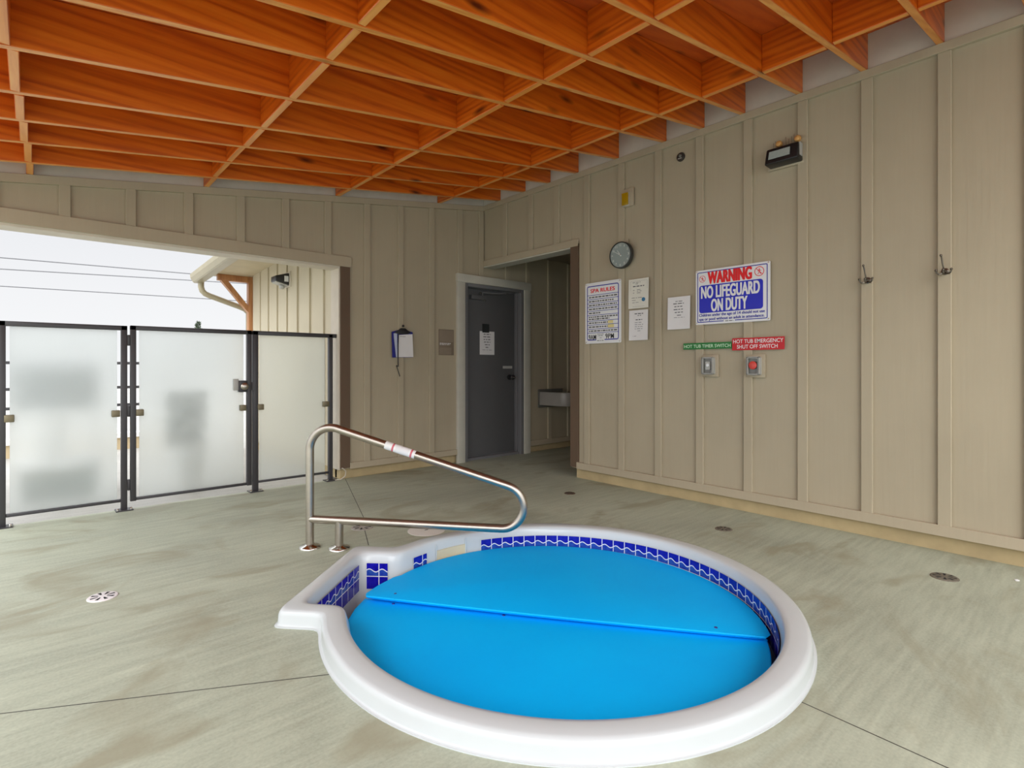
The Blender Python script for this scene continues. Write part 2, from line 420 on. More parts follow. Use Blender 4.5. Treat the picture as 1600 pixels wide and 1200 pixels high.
# ------------------------------------------------------------------ setting: floor
mb = MB(); bm = mb.bm
x0, x1, y0, y1 = -5.0, 7.0, -4.0, 5.13
def to_rect(p):
    d = p - TC; t = min((x1 - TC.x) / d.x if d.x > 1e-9 else 1e9, (x0 - TC.x) / d.x if d.x < -1e-9 else 1e9,
                        (y1 - TC.y) / d.y if d.y > 1e-9 else 1e9, (y0 - TC.y) / d.y if d.y < -1e-9 else 1e9)
    return TC + d * t
HOLE = [TC + (p - TC) * .99 for p in OUT]
A = [bm.verts.new((p.x, p.y, 0)) for p in HOLE]; B = []
for p in HOLE:
    q = to_rect(p); B.append(bm.verts.new((q.x, q.y, 0)))
N = len(A)
for i in range(N):
    j = (i + 1) % N; bm.faces.new((A[i], B[i], B[j], A[j]))
    bi, bj = B[i].co, B[j].co
    if abs(bi.x - bj.x) > 1e-5 and abs(bi.y - bj.y) > 1e-5:     # close the rectangle's corner
        cx = x1 if max(bi.x, bj.x) > x1 - 1e-4 else x0; cy = y1 if max(bi.y, bj.y) > y1 - 1e-4 else y0
        bm.faces.new((B[i], bm.verts.new((cx, cy, 0)), B[j]))
lo = [bm.verts.new((v.co.x, v.co.y, -.12)) for v in A]
for i in range(N): bm.faces.new((A[i], A[(i + 1) % N], lo[(i + 1) % N], lo[i]))
fl = struct(mb.build('floor', M['concrete']))
struct(MB().box(-14, 14, 5.13, 40, -.2, -.012).build('floor_patio', M['patio']))
struct(MB().box(-14, -5.0, -12, 5.13, -.2, -.012).box(-5, 7, -12, -4, -.2, -.012).build('floor_yard', M['patio']))

# ------------------------------------------------------------------ setting: right wall
mb = MB()
mb.box(XR, XR + .15, -2.6, 3.64, .10, 3.42)                 # solid part
mb.box(XR, XR + .15, 3.64, YB + .1, 2.30, 3.42)             # over the opening
for y in (3.43, 3.02, 2.632, 2.245, 1.852, 1.466, 1.077, .680, .30, -.1, -.5, -.9, -1.3, -1.7, -2.1): mb.box(XR - TR, XR, y - .033, y + .033, .16, 2.965)
for y in (4.645, 4.222, 3.833): mb.box(XR - TR, XR, y - .035, y + .035, 2.37, 2.965)
struct(mb.build('wall_right', M['siding'], bevel=.003, seg=1))
struct(MB().box(XR - TR - .006, XR, -2.6, 5.03, 2.965, 3.02).build('trim_1', M['siding_trim'], bevel=.002, seg=1))
struct(MB().box(XR - TR - .006, XR, -2.6, 3.555, .10, .165).build('trim_2', M['siding_trim'], bevel=.002, seg=1))
struct(MB().box(XR - TR, XR, 3.541, 5.03, 2.30, 2.37).build('trim_3', M['siding_trim'], bevel=.002, seg=1))
struct(MB().box(XR - TR + .002, XR + .15, 3.541, 3.643, .112, 2.325).build('trim_4', M['brown_trim'], bevel=.002, seg=1))
struct(MB().box(XR - .012, XR + .15, 3.645, 5.04, 2.288, 2.302).build('trim_5', M['casing'], bevel=.002, seg=1))
struct(MB().box(XR + .03, XR + .15, -2.6, 3.60, 0, .11).build('baseboard_right', M['foot']))
# ------------------------------------------------------------------ setting: back wall
mb = MB()
mb.prism([(-3.0, 2.085), (2.25, 2.085), (2.25, .10), (3.75, .10), (3.75, 2.09), (4.69, 2.09), (4.69, .10), (6.6, .10), (6.6, 3.4), (4.3, 3.4), (-3.0, roof_z(-3.0) + .3)], 1, YB, YB + .15)
for x in (-.55, -.2, .184, .575, .962, 1.355, 1.732, 2.127): mb.box(x - .033, x + .033, YB - TR, YB, 2.17, roof_z(x) - .055)
for x in (2.534, 2.917, 3.305, 3.69, 4.0): mb.box(x - .033, x + .033, YB - TR, YB, .16 if x < 3.6 else 2.18, roof_z(x) - .055)
for x in (4.42, 4.77): mb.box(x - .035, x + .035, YB - TR, YB, 2.18, 2.52)
for x in (5.165, 5.55, 5.94): mb.box(x - .035, x + .035, YB - TR, YB, .15, 2.52)
struct(mb.build('wall_back', M['siding'], bevel=.003, seg=1))
h = .06
struct(MB().prism([(-3, roof_z(-3) - h), (XR, roof_z(XR) - h), (XR, roof_z(XR)), (-3, roof_z(-3))], 1, YB - TR - .006, YB).build('trim_6', M['siding_trim'], bevel=.002, seg=1))
struct(MB().box(-3, 2.36, YB - TR - .004, YB, 2.085, 2.185).build('trim_7', M['siding_trim'], bevel=.002, seg=1))
struct(MB().box(-3, 2.25, YB - .012, YB + .17, 2.066, 2.087).build('trim_8', M['casing_out'], bevel=.002, seg=1))
struct(MB().box(2.251, 2.349, YB - TR, YB, .115, 2.086).build('trim_9', M['brown_trim'], bevel=.002, seg=1))
struct(MB().box(2.236, 2.252, YB - .01, YB + .17, .10, 2.066).build('trim_10', M['casing_out'], bevel=.002, seg=1))
struct(MB().box(2.349, 3.642, YB - TR - .006, YB, .10, .162).build('trim_11', M['siding_trim'], bevel=.002, seg=1))
struct(MB().box(4.80, 6.6, YB - TR, YB, .085, .155).build('trim_12', M['siding_trim'], bevel=.002, seg=1))
struct(MB().box(2.27, 3.70, YB + .035, YB + .15, 0, .115).box(4.75, 6.6, YB + .03, YB + .15, 0, .11).build('baseboard_back', M['foot'], bevel=.004, seg=1))
# alcove shell
struct(MB().box(4.2, 6.6, 3.50, 3.62, 0, 2.6).build('wall_alcove_near', M['siding']))
struct(MB().box(6.5, 6.62, 3.5, YB, 0, 2.6).build('wall_alcove_end', M['siding']))
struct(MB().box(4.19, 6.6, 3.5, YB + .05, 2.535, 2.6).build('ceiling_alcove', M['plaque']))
struct(MB().prism([(-1.07, roof_z(-1.07) + .235), (XR + .2, roof_z(XR + .2) + .235), (XR + .2, roof_z(XR + .2) + .27), (-1.07, roof_z(-1.07) + .27)], 1, -1.15, YB + .2).build('ceiling', M['deck']))

struct(MB().box(XR - .007, XR, -2.6, 5.04, 3.02, 3.40).build('trim_14', M['upper']))
struct(MB().prism([(-1.05, roof_z(-1.05)), (XR - .007, roof_z(XR)), (XR - .007, roof_z(XR) + .3), (-1.05, roof_z(-1.05) + .3)], 1, YB - .007, YB).build('trim_15', M['upper']))

# ------------------------------------------------------------------ setting: wing of the building outside
mb = MB(); mb.box(2.25, 2.55, 5.22, 7.80, .10, 2.42)
for y in (5.56, 5.93, 6.29, 6.62, 6.95, 7.28, 7.60): mb.box(2.23, 2.25, y - .160, y + .115, .12, 2.42)
struct(mb.build('wall_outside', M['siding_out']))
struct(MB().box(2.27, 2.5, 5.16, 7.78, 0, .10).build('baseboard_outside', M['foot']))
def eave_z(y): return .042 * (8 - y)
def eave(mb, x0, x1, z0, z1, ya=5.21, yb=8.0):
    return mb.hexa([(x0, ya, z0 + eave_z(ya)), (x1, ya, z0 + eave_z(ya)), (x1, yb, z0), (x0, yb, z0), (x0, ya, z1 + eave_z(ya)), (x1, ya, z1 + eave_z(ya)), (x1, yb, z1), (x0, yb, z1)])
struct(eave(MB(), 1.715, 2.62, 2.318, 2.335).build('ceiling_soffit', M['soffit']))
struct(eave(MB(), 1.685, 1.715, 2.257, 2.42).build('trim_13', M['casing_out'], bevel=.002, seg=1))
struct(MB().hexa([(1.70, 5.21, 2.41 + eave_z(5.21)), (3.4, 5.21, 2.68 + eave_z(5.21)), (3.4, 8.01, 2.68), (1.70, 8.01, 2.41), (1.70, 5.21, 2.43 + eave_z(5.21)), (3.4, 5.21, 2.71 + eave_z(5.21)), (3.4, 8.03, 2.71), (1.70, 8.01, 2.43)]).build('ceiling_wing_roof', M['roofing']))
t = thing('rain_gutter', 'beige rain gutter along the eave outside, above the glass gate', 'gutter', (1.545, 8.0, 2.2))
g = MB(); prof = [(0, .11), (.005, .06), (.035, .01), (.05, 0), (.138, 0), (.138, .11), (.132, .11), (.132, .008), (.052, .008), (.012, .06), (.008, .11)]
ya, yb = -2.78, .01
pa = [g.bm.verts.new((x, ya, z + .042 * -ya)) for x, z in prof]; pb = [g.bm.verts.new((x, yb, z)) for x, z in prof]
g.bm.faces.new(pa); g.bm.faces.new(pb[::-1])
for i in range(len(pa)): g.bm.faces.new((pa[i], pb[i], pb[(i + 1) % len(pa)], pa[(i + 1) % len(pa)]))
g.build('trough', M['gutter'], t)
e2 = MB(); e2.prism([(0, .11), (.005, .06), (.035, .01), (.05, 0), (.138, 0), (.138, .11)], 1, .01, .014); e2.build('end_cap', M['gutter'], t)
dsp = MB().tube([(1.66, 7.95, 2.215), (1.66, 7.95, 2.15), (1.675, 7.955, 2.10), (1.71, 7.96, 2.065), (1.76, 7.965, 2.045), (2.12, 7.98, 1.93), (2.20, 7.985, 1.90), (2.25, 7.99, 1.84), (2.25, 7.99, 0.0)], .036, 12).build('downspout', M['gutter'], smooth=True)
tag(dsp, 'beige downspout elbow bending from the gutter back to the timber bracket', 'downspout')
t = thing('timber_bracket_post', 'orange-brown timber post with diagonal brace at the end of the eave outside', 'post', (2.250, 7.86, 0))
MB().box(-.049, .049, -.05, .05, -.012, 2.325).build('post', M['cedar'], t, bevel=.004)
MB().box(-.42, -.049, -.045, .045, 2.245, 2.325).build('beam', M['cedar'], t, bevel=.004)
MB().hexa([(-.385, -.04, 2.245), (-.30, -.04, 2.245), (-.049, -.04, 1.93), (-.049, -.04, 1.84), (-.385, .04, 2.245), (-.30, .04, 2.245), (-.049, .04, 1.93), (-.049, .04, 1.84)]).build('brace', M['cedar'], t)

# ------------------------------------------------------------------ roof timbers
def ordinal(i): return ['first', 'second', 'third', 'fourth', 'fifth', 'sixth', 'seventh', 'eighth', 'ninth', 'tenth', 'eleventh', 'twelfth', 'thirteenth'][i]
RAFT = [4.745, 4.325, 3.945, 3.56, 3.07, 2.572, 2.225, 1.893, 1.487, 1.092, .70, .31]
XA, XB, RH, RT = -1.0, 4.042, .233, .038
def rafter_mesh():
    return MB().prism([(XA, roof_z(XA)), (XB, roof_z(XB)), (XB, roof_z(XB) + RH), (XA, roof_z(XA) + RH)], 1, -RT / 2, RT / 2)
def pale_under(o, m_):  # downward faces get a second, paler timber colour
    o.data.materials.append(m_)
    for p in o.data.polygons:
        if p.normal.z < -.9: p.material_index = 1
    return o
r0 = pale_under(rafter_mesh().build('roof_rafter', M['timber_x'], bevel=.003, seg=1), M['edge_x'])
for i, y in enumerate(RAFT):
    o = r0 if i == 0 else r0.copy()
    if i: COL.objects.link(o)
    o.location = (0, y, 0)
    where = 'nearest the back wall' if i == 0 else '%s out from the back wall' % ordinal(i)
    tag(o, 'long orange-stained timber rafter, ' + where, 'rafter', 'rafters under the roof')
ROWS = [(3.405, 'right-hand row'), (2.228, 'second row from right'), (1.085, 'third row from right'), (-.02, 'leftmost row')]
for X, where in ROWS:
    ys = [YB - .008] + RAFT
    for i in range(len(ys) - 1):
        a, b = ys[i + 1] + RT / 2, ys[i] - (RT / 2 if i else 0)
        Xr = X if X > .5 else -.085 + .035 * (a - 2.4)
        z = roof_z(Xr)
        if not seen([(X, a, z), (X, b, z), (X, a, z + RH), (X, b, z + RH)]): continue
        dz = random.uniform(-.003, .004); dx = random.uniform(-.006, .006)
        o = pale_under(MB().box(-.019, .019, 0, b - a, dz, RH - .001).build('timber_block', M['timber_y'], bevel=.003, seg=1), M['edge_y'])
        o.location = (Xr + dx, a, z)
        loc = 'between back wall and first rafter' if i == 0 else 'between %s and %s rafters from back' % (ordinal(i - 1), ordinal(i))
        tag(o, 'orange timber block %s, %s' % (loc, where), 'block', 'blocks between the rafters')

# ------------------------------------------------------------------ door in the back wall
t = thing('door_1', 'grey steel door with closer and paper notice at the alcove', 'door', (0, 0, 0)); struct(t)
mb = MB(); mb.box(3.642, 3.752, YB - .035, YB, 0, 2.083).box(4.69, 4.795, YB - .035, YB, 0, 2.083).box(3.635, 4.80, YB - .045, YB, 2.083, 2.178)
mb.build('casing', M['casing'], t, bevel=.003)
mb = MB(); mb.box(3.752, 3.80, YB - .02, YB + .15, 0, 2.085).box(4.64, 4.69, YB - .02, YB + .15, 0, 2.085).box(3.80, 4.64, YB - .02, YB + .15, 2.045, 2.085)
mb.box(3.80, 3.815, YB + .07, YB + .10, 0, 2.045).box(4.625, 4.64, YB + .04, YB + .10, 0, 2.045)
mb.build('door_frame', M['frame_grey'], t, bevel=.003)
leaf = MB().box(3.803, 4.637, YB + .09, YB + .135, .035, 2.042).build('leaf', M['door_grey'], t, bevel=.003)
MB().box(3.80, 4.64, YB + .02, YB + .15, 0, .03).build('threshold', M['frame_grey'], t)
cl = MB().box(3.90, 4.13, YB + .04, YB + .09, 1.915, 1.965).build('closer', M['door_grey'], t, bevel=.004)
MB().tube([(4.06, YB + .03, 1.965), (4.06, YB + .03, 2.0), (4.30, YB - .0, 2.005), (4.42, YB + .02, 2.02)], .009, 8).build('closer_arm', M['frame_grey'], cl)
MB().lathe([(.012, 0), (.013, -.02), (.008, -.028)], 14, 'y', (4.08, YB + .042, 1.905)).lathe([(.012, 0), (.013, -.02), (.008, -.028)], 14, 'y', (4.02, YB + .042, 1.99)).build('closer_screw', M['chrome'], cl, smooth=True)
hd = MB().lathe([(.034, 0), (.034, -.012), (.016, -.018), (.014, -.05), (.03, -.06), (.034, -.075), (.024, -.09)], 20, 'y', (4.535, YB + .09, .975)).build('door_knob', M['black'], t, smooth=True)
MB().lathe([(.009, 0), (.010, -.006), (.004, -.01)], 12, 'y', (4.535, YB - .0, .975)).build('knob_face', M['chrome'], hd, smooth=True)
MB().box(4.43, 4.585, YB + .086, YB + .091, 1.085, 1.118).build('label_strip', M['grey_plastic'], t)
MB().box(4.10, 4.205, YB + .085, YB + .0905, 1.525, 1.63).build('pictogram_plate', M['ink_black'], t)
rnd = random.Random(3)
t = thing('paper_notice', 'white paper notice taped to the grey door', 'notice', (4.06, YB + .0895, 1.255), ROT_B)
MB().box(0, .23, 0, .285, 0, .001).build('sheet', M['paper'], t)
mb = MB()
for k, (a, b) in enumerate(((.06, .17), (.055, .165), (.06, .165), (.065, .165), (.08, .155), (.09, .14), (.04, .19))): greek(mb, a, b, .25 - k * .032, .010 if k < 6 else .004, .0016, rnd, .05)
mb.build('print', M['ink'], t)

# ------------------------------------------------------------------ hot tub
tub = thing('hot_tub', 'round white sunken hot tub with stepped entry and blue wave tiles', 'hot tub', (TC.x, TC.y, 0))
mb = MB(); bm = mb.bm
prof = [(-.10, -.10, 1), (-.10, .004, 1), (-.02, .006, 1), (.0, .012, 1), (.02, .046, 1), (.05, .058, 1), (.11, .066, 1), (.22, .0695, 1), (.70, .070, 1), (.86, .067, 1), (.92, .060, 1), (.96, .046, 1), (1.03, .022, 1), (1.06, -.12, 1), (1.06, -.45, .985), (1.06, -.85, .95), (1.06, -.90, .90)]
rings = []
for tt, z, sc in prof:
    ring = []
    for a, b in zip(OUT, INN):
        p = a.lerp(b, tt) - TC; p = p * sc; ring.append(bm.verts.new((p.x, p.y, z)))
    rings.append(ring)
for A, B in zip(rings, rings[1:]):
    for i in range(N): bm.faces.new((A[i], A[(i + 1) % N], B[(i + 1) % N], B[i]))
bm.faces.new(rings[-1])
mb.build('shell', M['acrylic'], tub, smooth=True, ang=60)
def P2(u, v): q = TU * u + TV * v; return (q.x, q.y)
# step at the entry
a = [P2(.55, -.27), P2(1.085, -.27), P2(1.085, .33), P2(.55, .33)]
MB().hexa([(x, y, -.40) for x, y in a] + [(x, y, -.20) for x, y in a]).build('entry_step', M['acrylic'], tub, bevel=.02, seg=3)
def band(name, pts, ztop, zbot, u0=0, width=.0715, row=.072):
    mb = MB(); bm = mb.bm; uvl = bm.loops.layers.uv.new('UVMap'); u = u0; cols = []
    for i, p in enumerate(pts):
        if i: u += math.dist(p, pts[i - 1]) / width
        cols.append((u, bm.verts.new((p[0], p[1], ztop)), bm.verts.new((p[0], p[1], zbot))))
    vb = (ztop - zbot) / row
    for (ua, a, b), (ub, c, d) in zip(cols, cols[1:]):
        f = bm.faces.new((a, b, d, c))
        for l, uvv in zip(f.loops, ((ua, 0), (ua, vb), (ub, vb), (ub, 0))): l[uvl].uv = uvv
    o = mb.build(name, M['tiles'], tub, smooth=True); return o
def inner_pts(i0, i1, off=.004, tt=1.045):
    r = []
    for i in range(i0, i1 + 1):
        p = OUT[i % N].lerp(INN[i % N], tt) - TC; p = p * (1 - off / p.length); r.append((p.x, p.y))
    return r
def ang_of(i): 
    p = INN[i % N] - TC; return math.degrees(math.atan2(p.y, p.x)) % 360
idx = list(range(0, 151))
right = [i for i in idx if ang_of(i) <= 75.5 or ang_of(i) >= 180]
band('tile_band', inner_pts(min(right), 141), .018, -.125)
left = [i for i in idx if 96 <= ang_of(i) <= 104.5]
band('tile_band', inner_pts(min(left), max(left)), .018, -.125)
q = [(P2(1.093, v)) for v in (-.235, .30)]; band('tile_band', q[::-1], .018, -.125, 0, .0745)
q = [P2(1.065, .329), P2(.945, .336)]; band('tile_band', q, .018, -.125, 0, .0715)
sk = [i for i in idx if 78.5 <= ang_of(i) <= 95]
pp = inner_pts(min(sk), max(sk), .005)
mb = MB()
for a, b in zip(pp, pp[1:]): mb.hexa([(a[0], a[1], -.2), (b[0], b[1], -.2), (b[0] * 1.004, b[1] * 1.004, -.2), (a[0] * 1.004, a[1] * 1.004, -.2), (a[0], a[1], .012), (b[0], b[1], .012), (b[0] * 1.004, b[1] * 1.004, .012), (a[0] * 1.004, a[1] * 1.004, .012)])
mb.build('skimmer_mouth', M['skim'], tub)
for p in (pp[0], pp[-1]): MB().tube([(p[0], p[1], -.15), (p[0], p[1], .05)], .0035, 8).build('skimmer_frame', M['acrylic'], tub)
tag(MB().prism([(p.x * .95 + TC.x * .05, p.y * .95 + TC.y * .05) for p in INN], 2, -.30, -.22).build('tub_water', simple('tub_water_blue', (.02, .10, .16, 1), .08)), 'dark blue water under the floating cover', 'water', kind='stuff')

# the two halves of the floating cover
def cover(name, poly, ztop, th, label, anchors=()):
    mb = MB(); bm = mb.bm
    n = len(poly); c = sum((Vector(p) for p in poly), Vector((0, 0))) / n
    rings = []
    for f, dz in ((.975, -th), (.993, -th * .7), (1.0, -th * .3), (.995, -.0015), (.97, 0), (.6, .004), (.25, .005)):
        rings.append([bm.verts.new((c.x + (p[0] - c.x) * f, c.y + (p[1] - c.y) * f, ztop(p[0], p[1]) + dz)) for p in poly])
    for A, B in zip(rings, rings[1:]):
        for i in range(n): bm.faces.new((A[i], A[(i + 1) % n], B[(i + 1) % n], B[i]))
    bm.faces.new(rings[-1]); bm.faces.new(rings[0][::-1])
    o = mb.build(name, M['cover'], smooth=True, ang=40)
    for x, y in anchors:
        MB().lathe([(.008, 0), (.007, .002), (.003, .003)], 14, 'z', (x, y, ztop(x, y) + .0005)).build('strap_anchor', M['clip_blue'], o, smooth=True)
    return tag(o, label, 'tub cover', 'foam covers floating in the hot tub')
def arc(R, a0, a1, n, c=TC): return [(c.x + R * math.cos(math.radians(a0 + (a1 - a0) * k / n)), c.y + R * math.sin(math.radians(a0 + (a1 - a0) * k / n))) for k in range(n + 1)]
def seam(a, b, n, bow=0): 
    d = Vector((b[0] - a[0], b[1] - a[1])); nr = Vector((-d.y, d.x)).normalized()
    return [(a[0] + d.x * k / n + nr.x * bow * math.sin(math.pi * k / n), a[1] + d.y * k / n + nr.y * bow * math.sin(math.pi * k / n)) for k in range(1, n)]
Lt, Rt = (1.240, 2.478), (2.325, .990)
back = [Lt, (1.258, 2.512), (1.345, 2.560), (1.46, 2.605)] + arc(.920, 112, -56, 60) + [Rt] + seam(Rt, Lt, 24, .012)
cover('spa_cover', back, lambda x, y: -.036 + .010 * (TC.x - x) , .020, 'bright blue foam cover half on the far side of the hot tub, overlapping', [(1.36, 2.40), (2.24, 1.17)])
Lf, Rf = (1.262, 2.535), (2.345, 1.035)
front = [Lf, (1.175, 2.462), (1.095, 2.37), (1.045, 2.25)] + arc(.905, 158, 303, 60) + [(2.365, 1.0), Rf] + seam(Rf, Lf, 24)
cover('spa_cover', front, lambda x, y: -.066, .020, 'bright blue foam cover half on the near side of the hot tub', [(1.335, 2.375), (1.66, 1.92)])

# ------------------------------------------------------------------ handrail
t = thing('pool_handrail', 'looped stainless steel handrail standing beside the hot tub entry', 'handrail', (0, 0, 0))
def R3(s_, z): q = TC - TU * s_ * 1.0 + TV * .589; q = TC - TU * s_ + TV * .589; return (q.x, q.y, z)
def fillet(P, Rr, n=14):
    out = [Vector(P[0])]
    for i in range(1, len(P) - 1):
        p = Vector(P[i]); a = (Vector(P[i - 1]) - p).normalized(); b = (Vector(P[i + 1]) - p).normalized()
        th = a.angle(b); T = Rr[i] / math.tan(th / 2); c = p + (a + b).normalized() * (Rr[i] / math.sin(th / 2))
        s0 = p + a * T - c; s1 = p + b * T - c; om = s0.angle(s1)
        for k in range(n + 1):
            f = k / n; out.append(c + (s0 * math.sin((1 - f) * om) + s1 * math.sin(f * om)) / math.sin(om))
    out.append(Vector(P[-1])); return out
path = fillet([R3(-1.523, .0), R3(-1.523, .782), R3(.556, .1405), R3(-1.523, .176)], [0, .135, .128, 0], 22)
MB().tube(path, .0242, 20).build('rail_tube', M['steel'], t, smooth=True, ang=60)
MB().tube([R3(-1.336, 0), R3(-1.336, .170)], .0242, 20).build('support_post', M['steel'], t, smooth=True, ang=60)
for s_ in (-1.523, -1.336):
    x, y, _ = R3(s_, 0)
    MB().lathe([(.064, 0), (.064, .006), (.058, .013), (.032, .019), (.027, .024)], 36, 'z', (x, y, 0)).build('base_flange', M['chrome'], t, smooth=True, ang=50)
def slope(s_): return .446 - .3086 * (s_ + .434)
a, b = Vector(R3(-1.045, slope(-1.045))), Vector(R3(-.862, slope(-.862)))
st = MB().tube([a, b], .0249, 20, cap=False).build('warning_sticker', M['sticker'], t, smooth=True)
for f in (.27, .88): MB().tube([a.lerp(b, f - .03), a.lerp(b, f + .03)], .0252, 20, cap=False).build('sticker_print', M['pink'], st, smooth=True)
MB().tube([a.lerp(b, .36), a.lerp(b, .80)], .0251, 20, cap=False).build('sticker_print', M['paper'], st, smooth=True)

# ------------------------------------------------------------------ drains and lid in the floor
def drain(x, y, r, mat, label, rusty=False):
    t = thing('floor_drain', label, 'floor drain', (x, y, 0), group='drains in the concrete floor')
    mb = MB().lathe([(r, .0), (r, .002), (r * .95, .0045), (r * .93, .005), (.004, .005)], 32, 'z')
    mb.build('grate', mat, t, smooth=True, ang=30)
    s_ = MB()
    for k in range(8):
        a = k * math.pi / 4 + .2; d = Vector((math.cos(a), math.sin(a))); n = Vector((-d.y, d.x))
        p = [d * r * .30 - n * r * .05, d * r * .80 - n * r * .12, d * r * .80 + n * r * .12, d * r * .30 + n * r * .05]
        s_.bm.faces.new([s_.bm.verts.new((q.x, q.y, .0056)) for q in p])
    s_.build('slots', M['dark_gap'], t)
drain(.258, 3.235, .062, M['drain_white'], 'white round floor drain on the open floor left of the hot tub')
drain(1.70, 3.452, .075, M['drain_grey'], 'grey round floor drain behind the handrail on the floor joint')
drain(3.512, 3.18, .048, M['drain_rust'], 'small rust-brown floor drain just outside the alcove')
drain(3.515, 1.78, .056, M['drain_dark'], 'dark round floor drain between the hot tub and the right wall')
drain(3.573, .602, .062, M['drain_dark'], 'dark round floor drain at the far right, nearest the viewer')
t = thing('skimmer_lid', 'cream round skimmer lid in the floor behind the hot tub rim', 'lid', (1.992, 3.10, 0))
MB().lathe([(.125, 0), (.125, .002), (.118, .004), (.003, .005)], 40, 'z').build('lid_disc', M['lid'], t, smooth=True, ang=40)
MB().box(-.012, .012, -.004, .004, .005, .006).build('finger_slot', M['dark_gap'], t)
for (x, y, r, lab) in ((3.80, .345, .012, 'tiny white chip of litter on the floor at the foot of the right wall'),):
    mb = MB(); bmesh.ops.create_icosphere(mb.bm, subdivisions=1, radius=r)
    for v in mb.bm.verts: v.co.z = max(0, v.co.z * .6); v.co.x *= 1.3
    o = mb.build('litter_chip', M['white']); o.location = (x, y, 0); tag(o, lab, 'litter')

# ------------------------------------------------------------------ glass fence and gate
FY = 5.10
def bar(parent, name, x0, x1, z0, z1, d=.04, y=0): return MB().box(x0, x1, y - d / 2, y + d / 2, z0, z1).build(name, M['black_metal'], parent, bevel=.003)
def clip(parent, x0, x1, z0=.722, z1=.772):
    MB().box(x0, x1, -.034, .022, z0, z1).build('glass_clip', M['bronze'], parent, bevel=.004)
def plate(parent, x, w_=.055):
    pl = MB().box(x - w_, x + w_, -.055, .045, 0, .008).build('base_plate', M['black_metal'], parent)
    for dx in (-.042, .042): MB().lathe([(.009, 0), (.009, .010), (.005, .014)], 8, 'z', (x + dx, -.035, .008)).build('bolt', M['chrome'], pl)
def pane(parent, x0, x1, z0, z1):
    o = MB().box(x0, x1, -.004, .004, z0, z1).build('glass_pane', M['frosted'], parent); return o
t = thing('glass_fence_panel', 'frosted glass fence panel in a black frame at the far left', 'fence panel', (0, FY, 0), group='frosted glass fence panels')
for x0_, x1_ in ((-.165, -.127), (.518, .558)): bar(t, 'post', x0_, x1_, 0, 1.42)
bar(t, 'top_rail', -.165, .558, 1.385, 1.42); bar(t, 'bottom_rail', -.127, .518, .066, .088, .03)
pane(t, -.107, .495, .084, 1.39)
clip(t, -.135, -.083); clip(t, .460, .512); plate(t, -.146); plate(t, .538)
t = thing('glass_gate', 'frosted glass gate in a black frame with a round latch knob', 'gate', (0, FY, 0))
bar(t, 'stile', .577, .615, .062, 1.425); bar(t, 'stile', 1.419, 1.457, .062, 1.425)
bar(t, 'top_rail', .577, 1.457, 1.39, 1.425); bar(t, 'bottom_rail', .615, 1.419, .066, .088, .03)
pane(t, .636, 1.393, .084, 1.395); clip(t, .613, .663); clip(t, 1.361, 1.409)
for z in (1.31, .76, .19): MB().box(.5585, .577, -.018, .018, z - .042, z + .042).build('hinge', M['black_metal'], t, bevel=.004)
lb = MB().box(1.352, 1.412, -.045, .03, .885, .985).build('latch_box', M['black_metal'], t, bevel=.004)
MB().lathe([(.031, 0), (.031, -.012), (.024, -.016), (.024, -.034), (.012, -.04)], 24, 'y', (1.39, -.045, .935)).build('latch_knob', M['steel'], lb, smooth=True)
MB().box(1.31, 1.352, -.015, .02, .90, 1.0).build('latch_keeper', M['grey_plastic'], lb, bevel=.004)
MB().box(1.457, 1.467, -.02, .02, .90, .97).build('latch_bolt', M['black_metal'], lb)
t = thing('glass_fence_panel', 'narrow frosted glass fence panel between the gate and the wall end', 'fence panel', (0, FY, 0), group='frosted glass fence panels')
bar(t, 'post', 1.467, 1.513, 0, 1.425); bar(t, 'post', 2.158, 2.196, 0, 1.42)
bar(t, 'top_rail', 1.467, 2.235, 1.388, 1.425); bar(t, 'bottom_rail', 1.513, 2.158, .072, .092, .03)
pane(t, 1.524, 2.122, .088, 1.392); clip(t, 1.505, 1.556); clip(t, 2.098, 2.156); plate(t, 1.49); plate(t, 2.177)
mb = MB().tube([(2.20, 5.04, .008), (2.25, 5.02, .012), (2.29, 5.01, .04), (2.30, 5.015, .085), (2.275, 5.02, .115), (2.262, 5.028, .118)], .005, 8)
tag(mb.build('thin_conduit', M['beige_plastic'], smooth=True), 'thin beige cord looping at the foot of the brown jamb', 'cord')

# ------------------------------------------------------------------ things on the right wall
XF = XR - TR        # face of the battens
def onR(name, label, cat, y, z, x=None, group=None): return thing(name, label, cat, (XF - .0005 if x is None else x, y, z), ROT_R, group)
def screw(parent, x, y, z=.0025, mat='chrome'): return MB().lathe([(.007, 0), (.006, .003), (.002, .0045)], 10, 'z', (x, y, z)).build('screw', M[mat], parent, smooth=True)
# spa rules
W_, H_ = .425, .582
t = onR('rules_sign', 'white spa rules sign with blue border and opening hours', 'sign', 3.440, 1.328)
MB().rrect(0, W_, 0, H_, .012, 0, .003).build('board', M['white'], t)
bd = MB().rring(.022, W_ - .025, .030, H_ - .030, .022, .009, .0036, gap=(.135, .235))
for f in (.205, .275, .340, .402, .468, .535, .630, .695, .762, .825): bd.quad(.026, W_ - .029, H_ * (1 - f) - .0025, H_ * (1 - f) + .0025, .0036)
bd.build('border', M['ink_blue'], t)
text_mb(MB(), 'SPA RULES', .065, .355, H_ * .835, H_ * .898, .0037, .014, 1.03, .0016).build('title', M['ink_red'], t)
mb = MB(); rnd = random.Random(5)
for f, l in ((.24, .36), (.308, .31), (.372, .35), (.435, .36), (.50, .15), (.565, .36), (.600, .26), (.662, .24), (.728, .25), (.794, .36)): greek(mb, .045, .045 + l * .95, H_ * (1 - f), .013, .0037, rnd, .03)
mb.build('rules_print', M['ink'], t)
